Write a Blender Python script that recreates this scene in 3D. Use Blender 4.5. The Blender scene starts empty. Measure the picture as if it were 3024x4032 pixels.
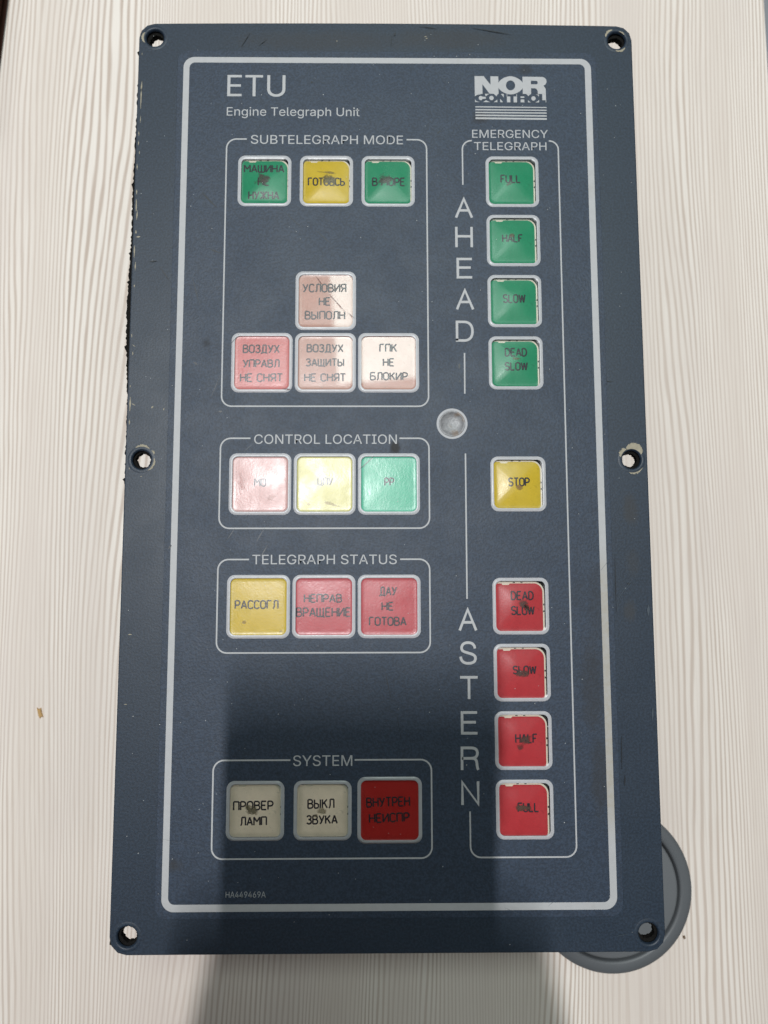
import bpy, bmesh, math, random
from mathutils import Matrix, Vector
random.seed(7)
scene = bpy.context.scene
col = scene.collection
MM = 0.001
Z_TABLE = -55.0            # desk top below the panel face (mm)

# ------------------------------------------------------------------ camera
cam_d = bpy.data.cameras.new('camera')
cam = bpy.data.objects.new('camera', cam_d); col.objects.link(cam)
CAM = Vector((96.16, 133.58, 268.45))
CAMR = Matrix(((0.99995, 0.00099, -0.0095), (-0.00189, 0.99546, -0.09512), (0.00936, 0.09514, 0.99542)))
cam.matrix_world = Matrix.Translation(CAM * MM) @ CAMR.to_4x4()
cam_d.sensor_fit = 'HORIZONTAL'
cam_d.sensor_width = 7.42
cam_d.lens = 6.858
cam_d.clip_start = 0.01
cam_d.clip_end = 50
cam_d.dof.use_dof = True
cam_d.dof.focus_distance = 0.266
cam_d.dof.aperture_fstop = 2.4
scene.camera = cam

# ------------------------------------------------------------------ view + world
vs = scene.view_settings
vs.view_transform = 'Standard'; vs.look = 'None'; vs.exposure = 0; vs.gamma = 1
vs.use_curve_mapping = False
world = bpy.data.worlds.new('World'); scene.world = world
world.use_nodes = True
bg = world.node_tree.nodes['Background']
bg.inputs[0].default_value = (0.92, 0.96, 1.0, 1)
bg.inputs[1].default_value = 0.05

# ------------------------------------------------------------------ ceiling lamps and added fill lamps
def area(name, x, y, z, sx, sy, power, colr, rz=0):
    l = bpy.data.lights.new(name, 'AREA'); l.shape = 'RECTANGLE'
    l.size = sx * MM; l.size_y = sy * MM; l.energy = power; l.color = colr
    o = bpy.data.objects.new(name, l); col.objects.link(o)
    o.location = (x * MM, y * MM, z * MM); o.rotation_euler = (0, 0, math.radians(rz))
    return o
area('tube_lamp', -150, 449, 2000, 24, 210, 29.0, (0.985, 0.99, 1.0))
RZ = 4.5
for (x, y, p) in ((245, 1095, 13.0), (-1650, 1000, 3), (2000, 1200, 3), (-1800, -700, 5), (1950, -700, 5),  # first panel is read from its reflection; the others are unseen added fill
                  (-1900, 2250, 2.5), (-800, 2300, 2.5), (300, 2350, 2.5), (1400, 2400, 2.5), (2500, 2450, 2.5)):
    area('ceiling_panel_and_fill_lamp', x, y, 2000, 600, 600, p, (0.82, 1.0, 0.94) if p == 13.0 else (0.96, 0.99, 1.0), RZ)

# ------------------------------------------------------------------ helpers
def mat(name):
    m = bpy.data.materials.new(name); m.use_nodes = True
    nt = m.node_tree
    return m, nt, nt.nodes['Principled BSDF']

def N(nt, t, **kw):
    n = nt.nodes.new(t)
    for k, v in kw.items():
        setattr(n, k, v)
    return n

def L(nt, a, b):
    nt.links.new(a, b)

def noise(nt, vec, scale, detail=3, rough=0.55, dist=0):
    n = N(nt, 'ShaderNodeTexNoise')
    n.inputs['Scale'].default_value = scale; n.inputs['Detail'].default_value = detail
    n.inputs['Roughness'].default_value = rough; n.inputs['Distortion'].default_value = dist
    if vec is not None: L(nt, vec, n.inputs['Vector'])
    return n.outputs['Fac']

def math_(nt, op, a, b=None, clamp=False):
    n = N(nt, 'ShaderNodeMath', operation=op); n.use_clamp = clamp
    for i, v in enumerate((a, b)):
        if v is None: continue
        if isinstance(v, (int, float)): n.inputs[i].default_value = v
        else: L(nt, v, n.inputs[i])
    return n.outputs[0]

def mapr(nt, v, a, b, c=0.0, d=1.0):
    n = N(nt, 'ShaderNodeMapRange'); n.interpolation_type = 'SMOOTHSTEP'
    L(nt, v, n.inputs[0])
    for i, q in enumerate((a, b, c, d)): n.inputs[i + 1].default_value = q
    return n.outputs[0]

def mixc(nt, f, a, b, blend='MIX'):
    n = N(nt, 'ShaderNodeMix', data_type='RGBA', blend_type=blend)
    if isinstance(f, (int, float)): n.inputs[0].default_value = f
    else: L(nt, f, n.inputs[0])
    for i, v in ((6, a), (7, b)):
        if isinstance(v, tuple): n.inputs[i].default_value = (*v, 1) if len(v) == 3 else v
        else: L(nt, v, n.inputs[i])
    return n.outputs[2]

def objco(nt, scale=(1, 1, 1)):
    t = N(nt, 'ShaderNodeTexCoord'); m = N(nt, 'ShaderNodeMapping')
    m.inputs['Scale'].default_value = scale
    L(nt, t.outputs['Object'], m.inputs['Vector'])
    return m.outputs['Vector']

def bump(nt, p, h, strength, dist):
    b = N(nt, 'ShaderNodeBump'); b.inputs['Strength'].default_value = strength
    b.inputs['Distance'].default_value = dist
    L(nt, h, b.inputs['Height'])
    L(nt, b.outputs['Normal'], p.inputs['Normal'])
    return b

def simple(name, c, rough=0.5, spec=0.5, var=0.0, vscale=300, bumps=None):
    m, nt, p = mat(name)
    v = objco(nt)
    if var:
        f = noise(nt, v, vscale, 4)
        L(nt, mixc(nt, f, tuple(q * (1 - var) for q in c), tuple(min(1, q * (1 + var)) for q in c)), p.inputs['Base Color'])
    else:
        p.inputs['Base Color'].default_value = (*c, 1)
    p.inputs['Roughness'].default_value = rough
    p.inputs['Specular IOR Level'].default_value = spec
    if bumps:
        bump(nt, p, noise(nt, v, bumps[0], 2), bumps[1], bumps[2])
    return m

def link(name, me, m, parent=None, loc=(0, 0, 0)):
    me.name = name
    o = bpy.data.objects.new(name, me); col.objects.link(o)
    if m is not None:
        me.materials.clear(); me.materials.append(m)
    if parent is not None: o.parent = parent
    o.location = loc
    return o

def empty(name, loc=(0, 0, 0)):
    o = bpy.data.objects.new(name, None); col.objects.link(o); o.location = loc
    o.empty_display_size = 0.02
    return o

def tag(o, label, cat, group=None):
    o['label'] = label; o['category'] = cat
    if group: o['group'] = group

def rrect(x0, y0, x1, y1, r, n=8):
    """rounded rectangle, ccw; r may be one radius or (bl, br, tr, tl)"""
    if not isinstance(r, (tuple, list)): r = (r,) * 4
    pts = []
    for (cx, cy, a0, rr) in ((x0 + r[0], y0 + r[0], 180, r[0]), (x1 - r[1], y0 + r[1], 270, r[1]),
                             (x1 - r[2], y1 - r[2], 0, r[2]), (x0 + r[3], y1 - r[3], 90, r[3])):
        for i in range(n + 1):
            a = math.radians(a0 + 90 * i / n)
            pts.append((cx + rr * math.cos(a), cy + rr * math.sin(a)))
    return pts

def circ(cx, cy, r, n=40):
    return [(cx + r * math.cos(2 * math.pi * i / n), cy + r * math.sin(2 * math.pi * i / n)) for i in range(n)]

def dg_mesh(ob):
    dg = bpy.context.evaluated_depsgraph_get()
    me = bpy.data.meshes.new_from_object(ob.evaluated_get(dg))
    return me

def plate_mesh(loops, z0, z1, bevel=0.0):
    """filled shape with holes between z0 and z1 (mm), from closed loops"""
    cu = bpy.data.curves.new('outline', 'CURVE'); cu.dimensions = '2D'; cu.fill_mode = 'BOTH'
    for lp in loops:
        sp = cu.splines.new('POLY'); sp.points.add(len(lp) - 1)
        for p, (x, y) in zip(sp.points, lp): p.co = (x * MM, y * MM, 0, 1)
        sp.use_cyclic_u = True
    h = (z1 - z0) / 2
    if h > 0:
        cu.extrude = (h - bevel) * MM
        if bevel:
            cu.bevel_depth = bevel * MM; cu.bevel_resolution = 3; cu.offset = -bevel * MM
    ob = bpy.data.objects.new('outline', cu); col.objects.link(ob)
    me = dg_mesh(ob)
    bpy.data.objects.remove(ob); bpy.data.curves.remove(cu)
    me.transform(Matrix.Translation((0, 0, (z0 + z1) / 2 * MM)))
    return me

def line_mesh(polys, w, z, closed=()):
    """flat printed strokes of width w (mm) as mitred ribbons"""
    bm = bmesh.new()
    for k, pl in enumerate(polys):
        cl = k in closed
        n = len(pl); L_, R_ = [], []
        for i, (x, y) in enumerate(pl):
            a = Vector(pl[i - 1]) if (i > 0 or cl) else None
            b = Vector(pl[(i + 1) % n]) if (i < n - 1 or cl) else None
            c = Vector((x, y))
            d1 = (c - a).normalized() if a is not None else None
            d2 = (b - c).normalized() if b is not None else None
            if d1 is None: d1 = d2
            if d2 is None: d2 = d1
            t = (d1 + d2).normalized(); nn = Vector((-t.y, t.x))
            s = w / 2 / max(0.5, nn.dot(Vector((-d1.y, d1.x))))
            L_.append(bm.verts.new(((x + nn.x * s) * MM, (y + nn.y * s) * MM, z * MM)))
            R_.append(bm.verts.new(((x - nn.x * s) * MM, (y - nn.y * s) * MM, z * MM)))
        for i in range(n if cl else n - 1):
            j = (i + 1) % n
            bm.faces.new((R_[i], R_[j], L_[j], L_[i]))
    me = bpy.data.meshes.new('lines'); bm.to_mesh(me); bm.free()
    return me

def arc(cx, cy, r, a0, a1, n=8):
    return [(cx + r * math.cos(math.radians(a0 + (a1 - a0) * i / n)), cy + r * math.sin(math.radians(a0 + (a1 - a0) * i / n))) for i in range(n + 1)]

try:                                                    # Blender's own bundled interface typeface
    import os
    FONT = bpy.data.fonts.load(os.path.join(bpy.utils.system_resource('DATAFILES'), 'fonts', 'Inter.woff2'))
except Exception:
    FONT = None

def text_mesh(s, x0, x1, yb, cap, z, offset=0.0, ref='H', spacing=1.0):
    """printed lettering fitted to x0..x1 with baseline yb and capital height cap (mm)"""
    def tx(t):
        cu = bpy.data.curves.new('print', 'FONT'); cu.body = t; cu.size = 50
        if FONT: cu.font = FONT
        cu.offset = offset; cu.resolution_u = 3
        cu.space_character = spacing
        ob = bpy.data.objects.new('print', cu); col.objects.link(ob)
        me = dg_mesh(ob); bpy.data.objects.remove(ob); bpy.data.curves.remove(cu)
        return me
    r = tx(ref); hh = max(v.co.y for v in r.vertices) - min(v.co.y for v in r.vertices)
    y0 = min(v.co.y for v in r.vertices)
    bpy.data.meshes.remove(r)
    me = tx(s)
    a = min(v.co.x for v in me.vertices); b = max(v.co.x for v in me.vertices)
    sx = (x1 - x0) / (b - a); sy = cap / hh
    for v in me.vertices:
        v.co = (((v.co.x - a) * sx + x0) * MM, ((v.co.y - y0) * sy + yb) * MM, z * MM)
    return me

def join_meshes(name, meshes):
    bm = bmesh.new()
    for me in meshes:
        bm.from_mesh(me)
    out = bpy.data.meshes.new(name); bm.to_mesh(out); bm.free()
    for me in meshes: bpy.data.meshes.remove(me)
    return out

# ------------------------------------------------------------------ single-stroke engraving alphabet (6 high)
def ell(cx, cy, rx, ry, a0, a1, n=10):
    return [(cx + rx * math.cos(math.radians(a0 + (a1 - a0) * i / n)), cy + ry * math.sin(math.radians(a0 + (a1 - a0) * i / n))) for i in range(n + 1)]
W = 3.0
O_ = ell(1.55, 4.3, 1.55, 1.7, 0, 180) + ell(1.55, 1.7, 1.55, 1.7, 180, 360) + [(3.1, 4.3)]
C_ = ell(1.55, 4.4, 1.5, 1.6, 20, 180) + ell(1.55, 1.6, 1.5, 1.6, 180, 340)
def bowl(x, y0, y1, rx):
    return [(0, y1), (x, y1)] + ell(x, (y0 + y1) / 2, rx, (y1 - y0) / 2, 90, -90) + [(0, y0)]
S_ = ell(1.45, 4.5, 1.4, 1.5, 25, 180, 8) + ell(1.45, 4.5, 1.4, 1.45, 180, 265, 5) + ell(1.45, 1.55, 1.5, 1.55, 88, -90, 10) + ell(1.45, 1.55, 1.45, 1.55, -90, -160, 6)
G = {
 'А': (3.2, [[(0, 0), (1.6, 6), (3.2, 0)], [(.5, 1.9), (2.7, 1.9)]]),
 'Б': (3.0, [[(2.8, 6), (0, 6), (0, 0)], bowl(1.6, 0, 3.3, 1.4)]),
 'В': (3.0, [[(0, 6), (0, 0)], bowl(1.5, 3.2, 6, 1.2), bowl(1.6, 0, 3.2, 1.4)]),
 'Г': (2.6, [[(0, 0), (0, 6), (2.6, 6)]]),
 'Д': (3.5, [[(0, -1), (0, 0), (3.5, 0), (3.5, -1)], [(.5, 0), (.9, 1.2), (1.0, 6), (3.0, 6), (3.0, 0)]]),
 'Е': (2.7, [[(2.7, 6), (0, 6), (0, 0), (2.7, 0)], [(0, 3.1), (2.2, 3.1)]]),
 'Ж': (4.4, [[(2.2, 0), (2.2, 6)], [(0, 6), (2.2, 3.1), (4.4, 6)], [(0, 0), (2.2, 3.1), (4.4, 0)]]),
 'З': (2.8, [[(0, 5.2)] + ell(1.35, 4.65, 1.3, 1.35, 150, -80, 12) + [(1.0, 3.25)], [(1.0, 3.25)] + ell(1.35, 1.6, 1.45, 1.6, 85, -155, 14)]),
 'И': (3.0, [[(0, 6), (0, 0), (3, 6), (3, 0)]]),
 'К': (2.9, [[(0, 0), (0, 6)], [(2.8, 6), (0, 2.5)], [(1.0, 3.8), (2.9, 0)]]),
 'Л': (3.1, [[(0, 0), (.5, .35), (.8, 1.6), (.9, 6), (3.1, 6), (3.1, 0)]]),
 'М': (3.6, [[(0, 0), (0, 6), (1.8, 2.6), (3.6, 6), (3.6, 0)]]),
 'Н': (3.0, [[(0, 0), (0, 6)], [(3, 0), (3, 6)], [(0, 3.1), (3, 3.1)]]),
 'О': (3.1, [O_]),
 'П': (3.0, [[(0, 0), (0, 6), (3, 6), (3, 0)]]),
 'Р': (2.8, [[(0, 0), (0, 6)], bowl(1.4, 2.6, 6, 1.4)]),
 'С': (2.9, [C_]),
 'Т': (3.0, [[(0, 6), (3, 6)], [(1.5, 6), (1.5, 0)]]),
 'У': (3.0, [[(0, 6), (1.6, 2.0)], [(3, 6), (1.3, 1.1), (.9, .4), (.3, 0)]]),
 'Х': (3.0, [[(0, 0), (3, 6)], [(0, 6), (3, 0)]]),
 'Ц': (3.3, [[(0, 6), (0, 0), (3.3, 0), (3.3, -1)], [(2.8, 6), (2.8, 0)]]),
 'Ш': (3.8, [[(0, 6), (0, 0), (3.8, 0), (3.8, 6)], [(1.9, 6), (1.9, 0)]]),
 'Щ': (4.2, [[(0, 6), (0, 0), (4.2, 0), (4.2, -1)], [(1.85, 6), (1.85, 0)], [(3.7, 6), (3.7, 0)]]),
 'Ы': (3.9, [[(0, 6), (0, 0)], bowl(1.2, 0, 3.2, 1.3), [(3.6, 6), (3.6, 0)]]),
 'Ь': (2.8, [[(0, 6), (0, 0)], bowl(1.4, 0, 3.2, 1.4)]),
 'Я': (2.9, [[(2.9, 0), (2.9, 6), (1.4, 6)] + ell(1.4, 4.4, 1.4, 1.6, 90, 270) + [(2.9, 2.8)], [(1.5, 2.8), (0, 0)]]),
 'D': (3.0, [[(0, 6), (0, 0)], [(0, 6), (1.2, 6)] + ell(1.2, 3, 1.8, 3, 90, -90, 14) + [(0, 0)]]),
 'F': (2.6, [[(0, 0), (0, 6), (2.6, 6)], [(0, 3.1), (1.9, 3.1)]]),
 'L': (2.6, [[(0, 6), (0, 0), (2.6, 0)]]),
 'S': (2.9, [S_]),
 'U': (2.9, [[(0, 6), (0, 1.6)] + ell(1.45, 1.5, 1.45, 1.5, 180, 360, 10) + [(2.9, 6)]]),
 'W': (4.2, [[(0, 6), (1.0, 0), (2.1, 5.6), (3.2, 0), (4.2, 6)]]),
}
for a, b in (('A', 'А'), ('E', 'Е'), ('H', 'Н'), ('O', 'О'), ('P', 'Р'), ('T', 'Т')): G[a] = G[b]

def engrave(lines, z, rot=0.0, rad=0.28):
    """lines: (text, cx, cy, width, height) in mm relative to the button -> one mesh"""
    cu = bpy.data.curves.new('stroke', 'CURVE'); cu.dimensions = '3D'
    cu.bevel_depth = rad * MM; cu.bevel_resolution = 1; cu.use_fill_caps = True
    for (t, cx, cy, w, h) in lines:
        x = 0; segs = []
        for ch in t:
            if ch == ' ':
                x += 2.2; continue
            gw, pl = G[ch]
            for p in pl:
                run = [p[0]]
                for q in range(1, len(p)):
                    run.append(p[q])
                    if q < len(p) - 1:
                        a1 = math.atan2(p[q][1] - p[q - 1][1], p[q][0] - p[q - 1][0]); a2 = math.atan2(p[q + 1][1] - p[q][1], p[q + 1][0] - p[q][0])
                        if abs((a2 - a1 + math.pi) % (2 * math.pi) - math.pi) > .75:
                            segs.append([(x + a, b) for a, b in run]); run = [p[q]]
                segs.append([(x + a, b) for a, b in run])
            x += gw + 1.0
        x -= 1.0
        sx = (w - 2 * rad) / x; sy = (h - 2 * rad) / 6
        for p in segs:
            sp = cu.splines.new('POLY'); sp.points.add(len(p) - 1)
            for q, (a, b) in zip(sp.points, p):
                q.co = ((cx - w / 2 + rad + a * sx) * MM, (cy - h / 2 + rad + b * sy) * MM, 0, 1)
    ob = bpy.data.objects.new('stroke', cu); col.objects.link(ob)
    me = dg_mesh(ob); bpy.data.objects.remove(ob); bpy.data.curves.remove(cu)
    me.transform(Matrix.Translation((0, 0, z * MM)) @ Matrix.Rotation(math.radians(rot), 4, 'Z') @ Matrix.Diagonal((1, 1, 0.12, 1)))
    return me

# ------------------------------------------------------------------ materials
def table_material():
    m, nt, p = mat('pale_laminate')
    t = N(nt, 'ShaderNodeTexCoord'); sep = N(nt, 'ShaderNodeSeparateXYZ'); L(nt, t.outputs['Object'], sep.inputs[0])
    X = sep.outputs[0]
    # slow sideways drift of the grain, stretched along Y
    w1 = noise(nt, objco(nt, (9, 1.1, 1)), 1.0, 2, .5)
    w2 = noise(nt, objco(nt, (30, 2.2, 1)), 1.0, 2, .5)
    w3 = noise(nt, objco(nt, (160, 16, 1)), 1.0, 2, .5)
    xx = math_(nt, 'ADD', X, math_(nt, 'MULTIPLY', math_(nt, 'SUBTRACT', w1, .5), .075))
    xx = math_(nt, 'ADD', xx, math_(nt, 'MULTIPLY', math_(nt, 'SUBTRACT', w2, .5), .007))
    xx = math_(nt, 'ADD', xx, math_(nt, 'MULTIPLY', math_(nt, 'SUBTRACT', w3, .5), .0017))
    comb = N(nt, 'ShaderNodeCombineXYZ'); L(nt, xx, comb.inputs[0]); L(nt, math_(nt, 'MULTIPLY', sep.outputs[1], .012), comb.inputs[1])
    per = noise(nt, comb.outputs[0], 75, 1, .4)         # varies ring width
    ph = math_(nt, 'ADD', math_(nt, 'MULTIPLY', xx, 2 * math.pi / .0019), math_(nt, 'MULTIPLY', per, 9))
    s = math_(nt, 'MULTIPLY_ADD', math_(nt, 'SINE', ph), .5); s.node.inputs[2].default_value = .5
    s = mapr(nt, s, .0, .62)
    amp = mapr(nt, noise(nt, comb.outputs[0], 30, 2, .5), .36, .62, .22, .95)
    s = math_(nt, 'MULTIPLY', math_(nt, 'SUBTRACT', s, .5), amp)
    fib = noise(nt, objco(nt, (1500, 22, 1)), 1.0, 3, .6)
    s = math_(nt, 'ADD', s, math_(nt, 'MULTIPLY', math_(nt, 'SUBTRACT', fib, .5), .60))
    s = math_(nt, 'ADD', s, .5, clamp=True)
    c = mixc(nt, s, (.53, .43, .365), (.84, .77, .71))
    tint = noise(nt, objco(nt, (26, 5, 1)), 1.0, 3, .6)
    c = mixc(nt, mapr(nt, tint, .42, .72, 0, .55), c, (.68, .595, .545))
    spots = mapr(nt, noise(nt, objco(nt, (95, 60, 1)), 1.0, 2, .5), .76, .82, 0, .45)
    c = mixc(nt, spots, c, (.50, .46, .42))
    L(nt, c, p.inputs['Base Color'])
    p.inputs['Roughness'].default_value = .52
    p.inputs['Specular IOR Level'].default_value = .35
    return m

def panel_paint(name, c, rough, spots, grain=.55, gd=.00016, gscale=1250, dirtc=(.026, .024, .022), spec=.47):
    """grainy slate paint / overlay with dirt of its own at given places (x, y, rx, ry, strength) mm"""
    m, nt, p = mat(name)
    v = objco(nt)
    fine = noise(nt, v, gscale, 2, .6)
    cl = noise(nt, v, 38, 4, .6)
    base = mixc(nt, mapr(nt, fine, .34, .68), tuple(q * .74 for q in c), tuple(q * 1.27 for q in c))
    base = mixc(nt, mapr(nt, cl, .35, .75, 0, .15), base, tuple(q * 1.2 + .001 for q in c))
    sep = N(nt, 'ShaderNodeSeparateXYZ'); L(nt, v, sep.inputs[0])
    nz = noise(nt, v, 150, 5, .7)
    tot = None
    for (x, y, rx, ry, st) in spots:
        dx = math_(nt, 'DIVIDE', math_(nt, 'SUBTRACT', sep.outputs[0], x * MM), rx * MM)
        dy = math_(nt, 'DIVIDE', math_(nt, 'SUBTRACT', sep.outputs[1], y * MM), ry * MM)
        r = math_(nt, 'SQRT', math_(nt, 'ADD', math_(nt, 'MULTIPLY', dx, dx), math_(nt, 'MULTIPLY', dy, dy)))
        r = math_(nt, 'ADD', r, math_(nt, 'MULTIPLY', math_(nt, 'SUBTRACT', nz, .5), 1.1))
        f = mapr(nt, r, .35, 1.15, st, 0)
        tot = f if tot is None else math_(nt, 'MAXIMUM', tot, f)
    rg = mapr(nt, noise(nt, v, 55, 4, .65), .3, .75, rough - .035, rough + .03)
    if tot is not None:
        base = mixc(nt, tot, base, dirtc)
        rg = math_(nt, 'ADD', rg, math_(nt, 'MULTIPLY', tot, .2), clamp=True)
    L(nt, base, p.inputs['Base Color']); L(nt, rg, p.inputs['Roughness'])
    p.inputs['Specular IOR Level'].default_value = spec
    bump(nt, p, fine, grain, gd)
    return m

def print_material():
    m, nt, p = mat('printed_grey')
    v = objco(nt)
    g = noise(nt, v, 420, 5, .7)
    d = mapr(nt, noise(nt, v, 60, 5, .7), .56, .72, 0, .6)
    c = mixc(nt, g, (.385, .385, .395), (.485, .485, .495))
    sep = N(nt, 'ShaderNodeSeparateXYZ'); L(nt, v, sep.inputs[0])
    # grime on the lower right run of the frame line
    gr = math_(nt, 'MULTIPLY', mapr(nt, sep.outputs[0], .170, .180), math_(nt, 'MULTIPLY', mapr(nt, sep.outputs[1], .036, .055), mapr(nt, sep.outputs[1], .150, .128)))
    c = mixc(nt, math_(nt, 'MULTIPLY', gr, mapr(nt, g, .25, .7, .3, .85)), c, (.36, .325, .27))
    c = mixc(nt, math_(nt, 'MULTIPLY', d, .45), c, (.33, .30, .26))
    L(nt, c, p.inputs['Base Color']); p.inputs['Roughness'].default_value = .56
    bump(nt, p, noise(nt, v, 1350, 2, .6), .2, .0001)
    return m

def insert_material(name, c, rough=.42, coat=0.0, speckle=.0):
    m, nt, p = mat(name)
    v = objco(nt)
    f = noise(nt, v, 260, 4, .65)
    lo = tuple(q * .86 for q in c); hi = tuple(min(1, q * 1.12 + .006) for q in c)
    b = mixc(nt, f, lo, hi)
    sp = mapr(nt, noise(nt, v, 900, 2, .5), .66, .74, 0, .35)
    b = mixc(nt, sp, b, tuple(q * .55 for q in c))
    L(nt, b, p.inputs['Base Color']); p.inputs['Roughness'].default_value = rough
    p.inputs['Specular IOR Level'].default_value = .12
    if coat:
        p.inputs['Coat Weight'].default_value = coat
        p.inputs['Coat Roughness'].default_value = .02
        p.inputs['Coat IOR'].default_value = 1.55
    return m

def film_material(name, rough, f0, speck, yell=.0):
    """clear window film: lets light through and shines a little"""
    m = bpy.data.materials.new(name); m.use_nodes = True
    nt = m.node_tree; nt.nodes.clear()
    out = N(nt, 'ShaderNodeOutputMaterial'); mx = N(nt, 'ShaderNodeMixShader')
    tr = N(nt, 'ShaderNodeBsdfTransparent'); gl = N(nt, 'ShaderNodeBsdfGlossy')
    v = objco(nt)
    g = noise(nt, v, 1500, 2, .6)
    n2 = noise(nt, objco(nt, (700, 220, 700)), 1.0, 3, .65)
    tr.inputs[0].default_value = (.97, .97, .97 - yell, 1)
    gl.inputs['Color'].default_value = (1, 1, 1, 1)
    L(nt, mapr(nt, noise(nt, v, 90, 3, .6), .3, .7, rough - .05, rough + .06), gl.inputs['Roughness'])
    bp = N(nt, 'ShaderNodeBump'); bp.inputs['Strength'].default_value = speck; bp.inputs['Distance'].default_value = .00008
    L(nt, math_(nt, 'ADD', g, math_(nt, 'MULTIPLY', n2, .8)), bp.inputs['Height'])
    L(nt, bp.outputs[0], gl.inputs['Normal'])
    lw = N(nt, 'ShaderNodeFresnel'); lw.inputs['IOR'].default_value = f0
    L(nt, lw.outputs[0], mx.inputs[0]); L(nt, tr.outputs[0], mx.inputs[1]); L(nt, gl.outputs[0], mx.inputs[2])
    L(nt, mx.outputs[0], out.inputs[0])
    return m

def smudge_material(name, c, dens, seed, scale=260):
    """greasy finger dirt with a ragged outline of its own (UV carries the radius)"""
    m, nt, p = mat(name)
    uv = N(nt, 'ShaderNodeUVMap'); sep = N(nt, 'ShaderNodeSeparateXYZ'); L(nt, uv.outputs[0], sep.inputs[0])
    mp = N(nt, 'ShaderNodeMapping'); t = N(nt, 'ShaderNodeTexCoord'); L(nt, t.outputs['Object'], mp.inputs[0])
    mp.inputs['Location'].default_value = (seed * 1.7, seed * .9, seed)
    a = noise(nt, mp.outputs[0], scale, 4, .65)
    b = noise(nt, mp.outputs[0], scale * 4, 3, .6)
    r = math_(nt, 'ADD', sep.outputs[0], math_(nt, 'MULTIPLY', math_(nt, 'SUBTRACT', a, .5), 2.6))
    f = mapr(nt, r, .30, .66, dens, 0)
    f = math_(nt, 'MULTIPLY', f, mapr(nt, b, .30, .56, .35, 1))
    p.inputs['Base Color'].default_value = (*c, 1); p.inputs['Roughness'].default_value = .6
    L(nt, f, p.inputs['Alpha'])
    return m

OVC = (.0230, .0370, .0625)
M_table = table_material()
dirt_ov = [(178.5, 124, 4, 18, .3), (176, 95, 5, 22, .42), (178, 62, 4, 20, .42), (171.5, 128, 4, 9, .2), (22, 31, 4.5, 3, .5),
           (103.0, 183.6, 2.3, 3.4, .85), (138, 318.0, 4, 3, .55), (156, 339, 3, 3, .5), (30, 225, 2, 2, .5)]
M_overlay = panel_paint('overlay_film_slate', OVC, .56, dirt_ov)
M_plate = panel_paint('slate_enamel', (.0165, .0285, .0475), .49,
                      [(192.5, 160, 3.4, 7, .45), (193, 140, 3, 6, .25), (75, 351, 45, 5, .30), (125, 352, 30, 5, .35), (191.0, 122, 3, 5, .4)], grain=.32, gd=.00013, gscale=1250, dirtc=(.035, .031, .026))
M_print = print_material()
M_printdim = simple('printed_grey_thin', (.36, .375, .39), .56, .5, .10, 500)
M_foam = simple('black_foam', (.010, .0095, .009), .95, .1, .6, 900, (700, .9, .0008))
M_housing = simple('housing_steel', (.42, .43, .44), .5, .5, .05)
M_dark = simple('dark_cavity', (.018, .018, .017), .8)
M_ink = simple('engraved_ink', (.022, .018, .028), .55, .3, .25, 600)
M_ivory = simple('ivory_plastic', (.66, .60, .48), .5, .4, .10, 400)
M_chip = simple('bare_primer', (.34, .305, .23), .7, .3, .3, 900, (1200, .4, .0002))
M_dust = simple('pale_dust', (.45, .46, .46), .8, .3, .2, 900)
M_scr = simple('dark_scuff', (.012, .016, .022), .42, .5)
M_scrl = simple('pale_scratch', (.05, .066, .085), .5, .5)
M_ring = simple('printed_window_ring', (.42, .42, .44), .56, .5, .12, 500, (1350, .2, .0001))
M_film = film_material('window_film', .28, 1.36, .22)
M_filmb = film_material('lamp_window_film', .30, 1.46, .42)
COLS = {
 'green': insert_material('green_insert', (.006, .225, .105)),
 'yellow': insert_material('yellow_insert', (.53, .385, .018)),
 'red': insert_material('red_insert', (.42, .034, .042)),
 'deepred': insert_material('deep_red_insert', (.50, .018, .015)),
 'rose': insert_material('rose_insert', (.46, .068, .082)),
 'cream': insert_material('cream_insert', (.82, .695, .56)),
 'pink': insert_material('pink_insert', (.52, .15, .14)),
 'pinkgloss': insert_material('pink_glossy_insert', (.47, .255, .20), .4, .9),
 'pinkpale': insert_material('pale_pink_insert', (.52, .30, .28)),
 'lemon': insert_material('lemon_insert', (.56, .52, .20)),
 'mint': insert_material('mint_insert', (.05, .42, .27)),
}

# ------------------------------------------------------------------ setting: desk, floor
bm = bmesh.new()
def box(bm, x0, x1, y0, y1, z0, z1):
    vs_ = [bm.verts.new((x * MM, y * MM, z * MM)) for z in (z0, z1) for y in (y0, y1) for x in (x0, x1)]
    for f in ((0, 2, 3, 1), (4, 5, 7, 6), (0, 1, 5, 4), (2, 6, 7, 3), (0, 4, 6, 2), (1, 3, 7, 5)):
        bm.faces.new([vs_[i] for i in f])
GC = (197.85, -0.42)                                    # grommet centre
# desk top with the cable hole cut through it
desk_loops = [[(-700, -450), (287.4, -450), (287.4, 900), (-700, 900)], circ(*GC, 31.5, 72)]
bm.free()
desk = link('table_surface', plate_mesh(desk_loops, Z_TABLE - 25, Z_TABLE), M_table)
desk['kind'] = 'structure'
bm = bmesh.new(); box(bm, 287.4, 289.6, -450, 900, Z_TABLE - 25, Z_TABLE + .3)
me = bpy.data.meshes.new('edge_band'); bm.to_mesh(me); bm.free()
edge = link('edge_band', me, simple('grey_edging', (.22, .23, .25), .45), desk)
bm = bmesh.new(); box(bm, -2500, 2500, -2500, 3500, -830, -805)
me = bpy.data.meshes.new('floor'); bm.to_mesh(me); bm.free()
fl = link('floor', me, simple('dark_floor', (.03, .03, .032), .6, .4, .3, 6)); fl['kind'] = 'structure'

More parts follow.
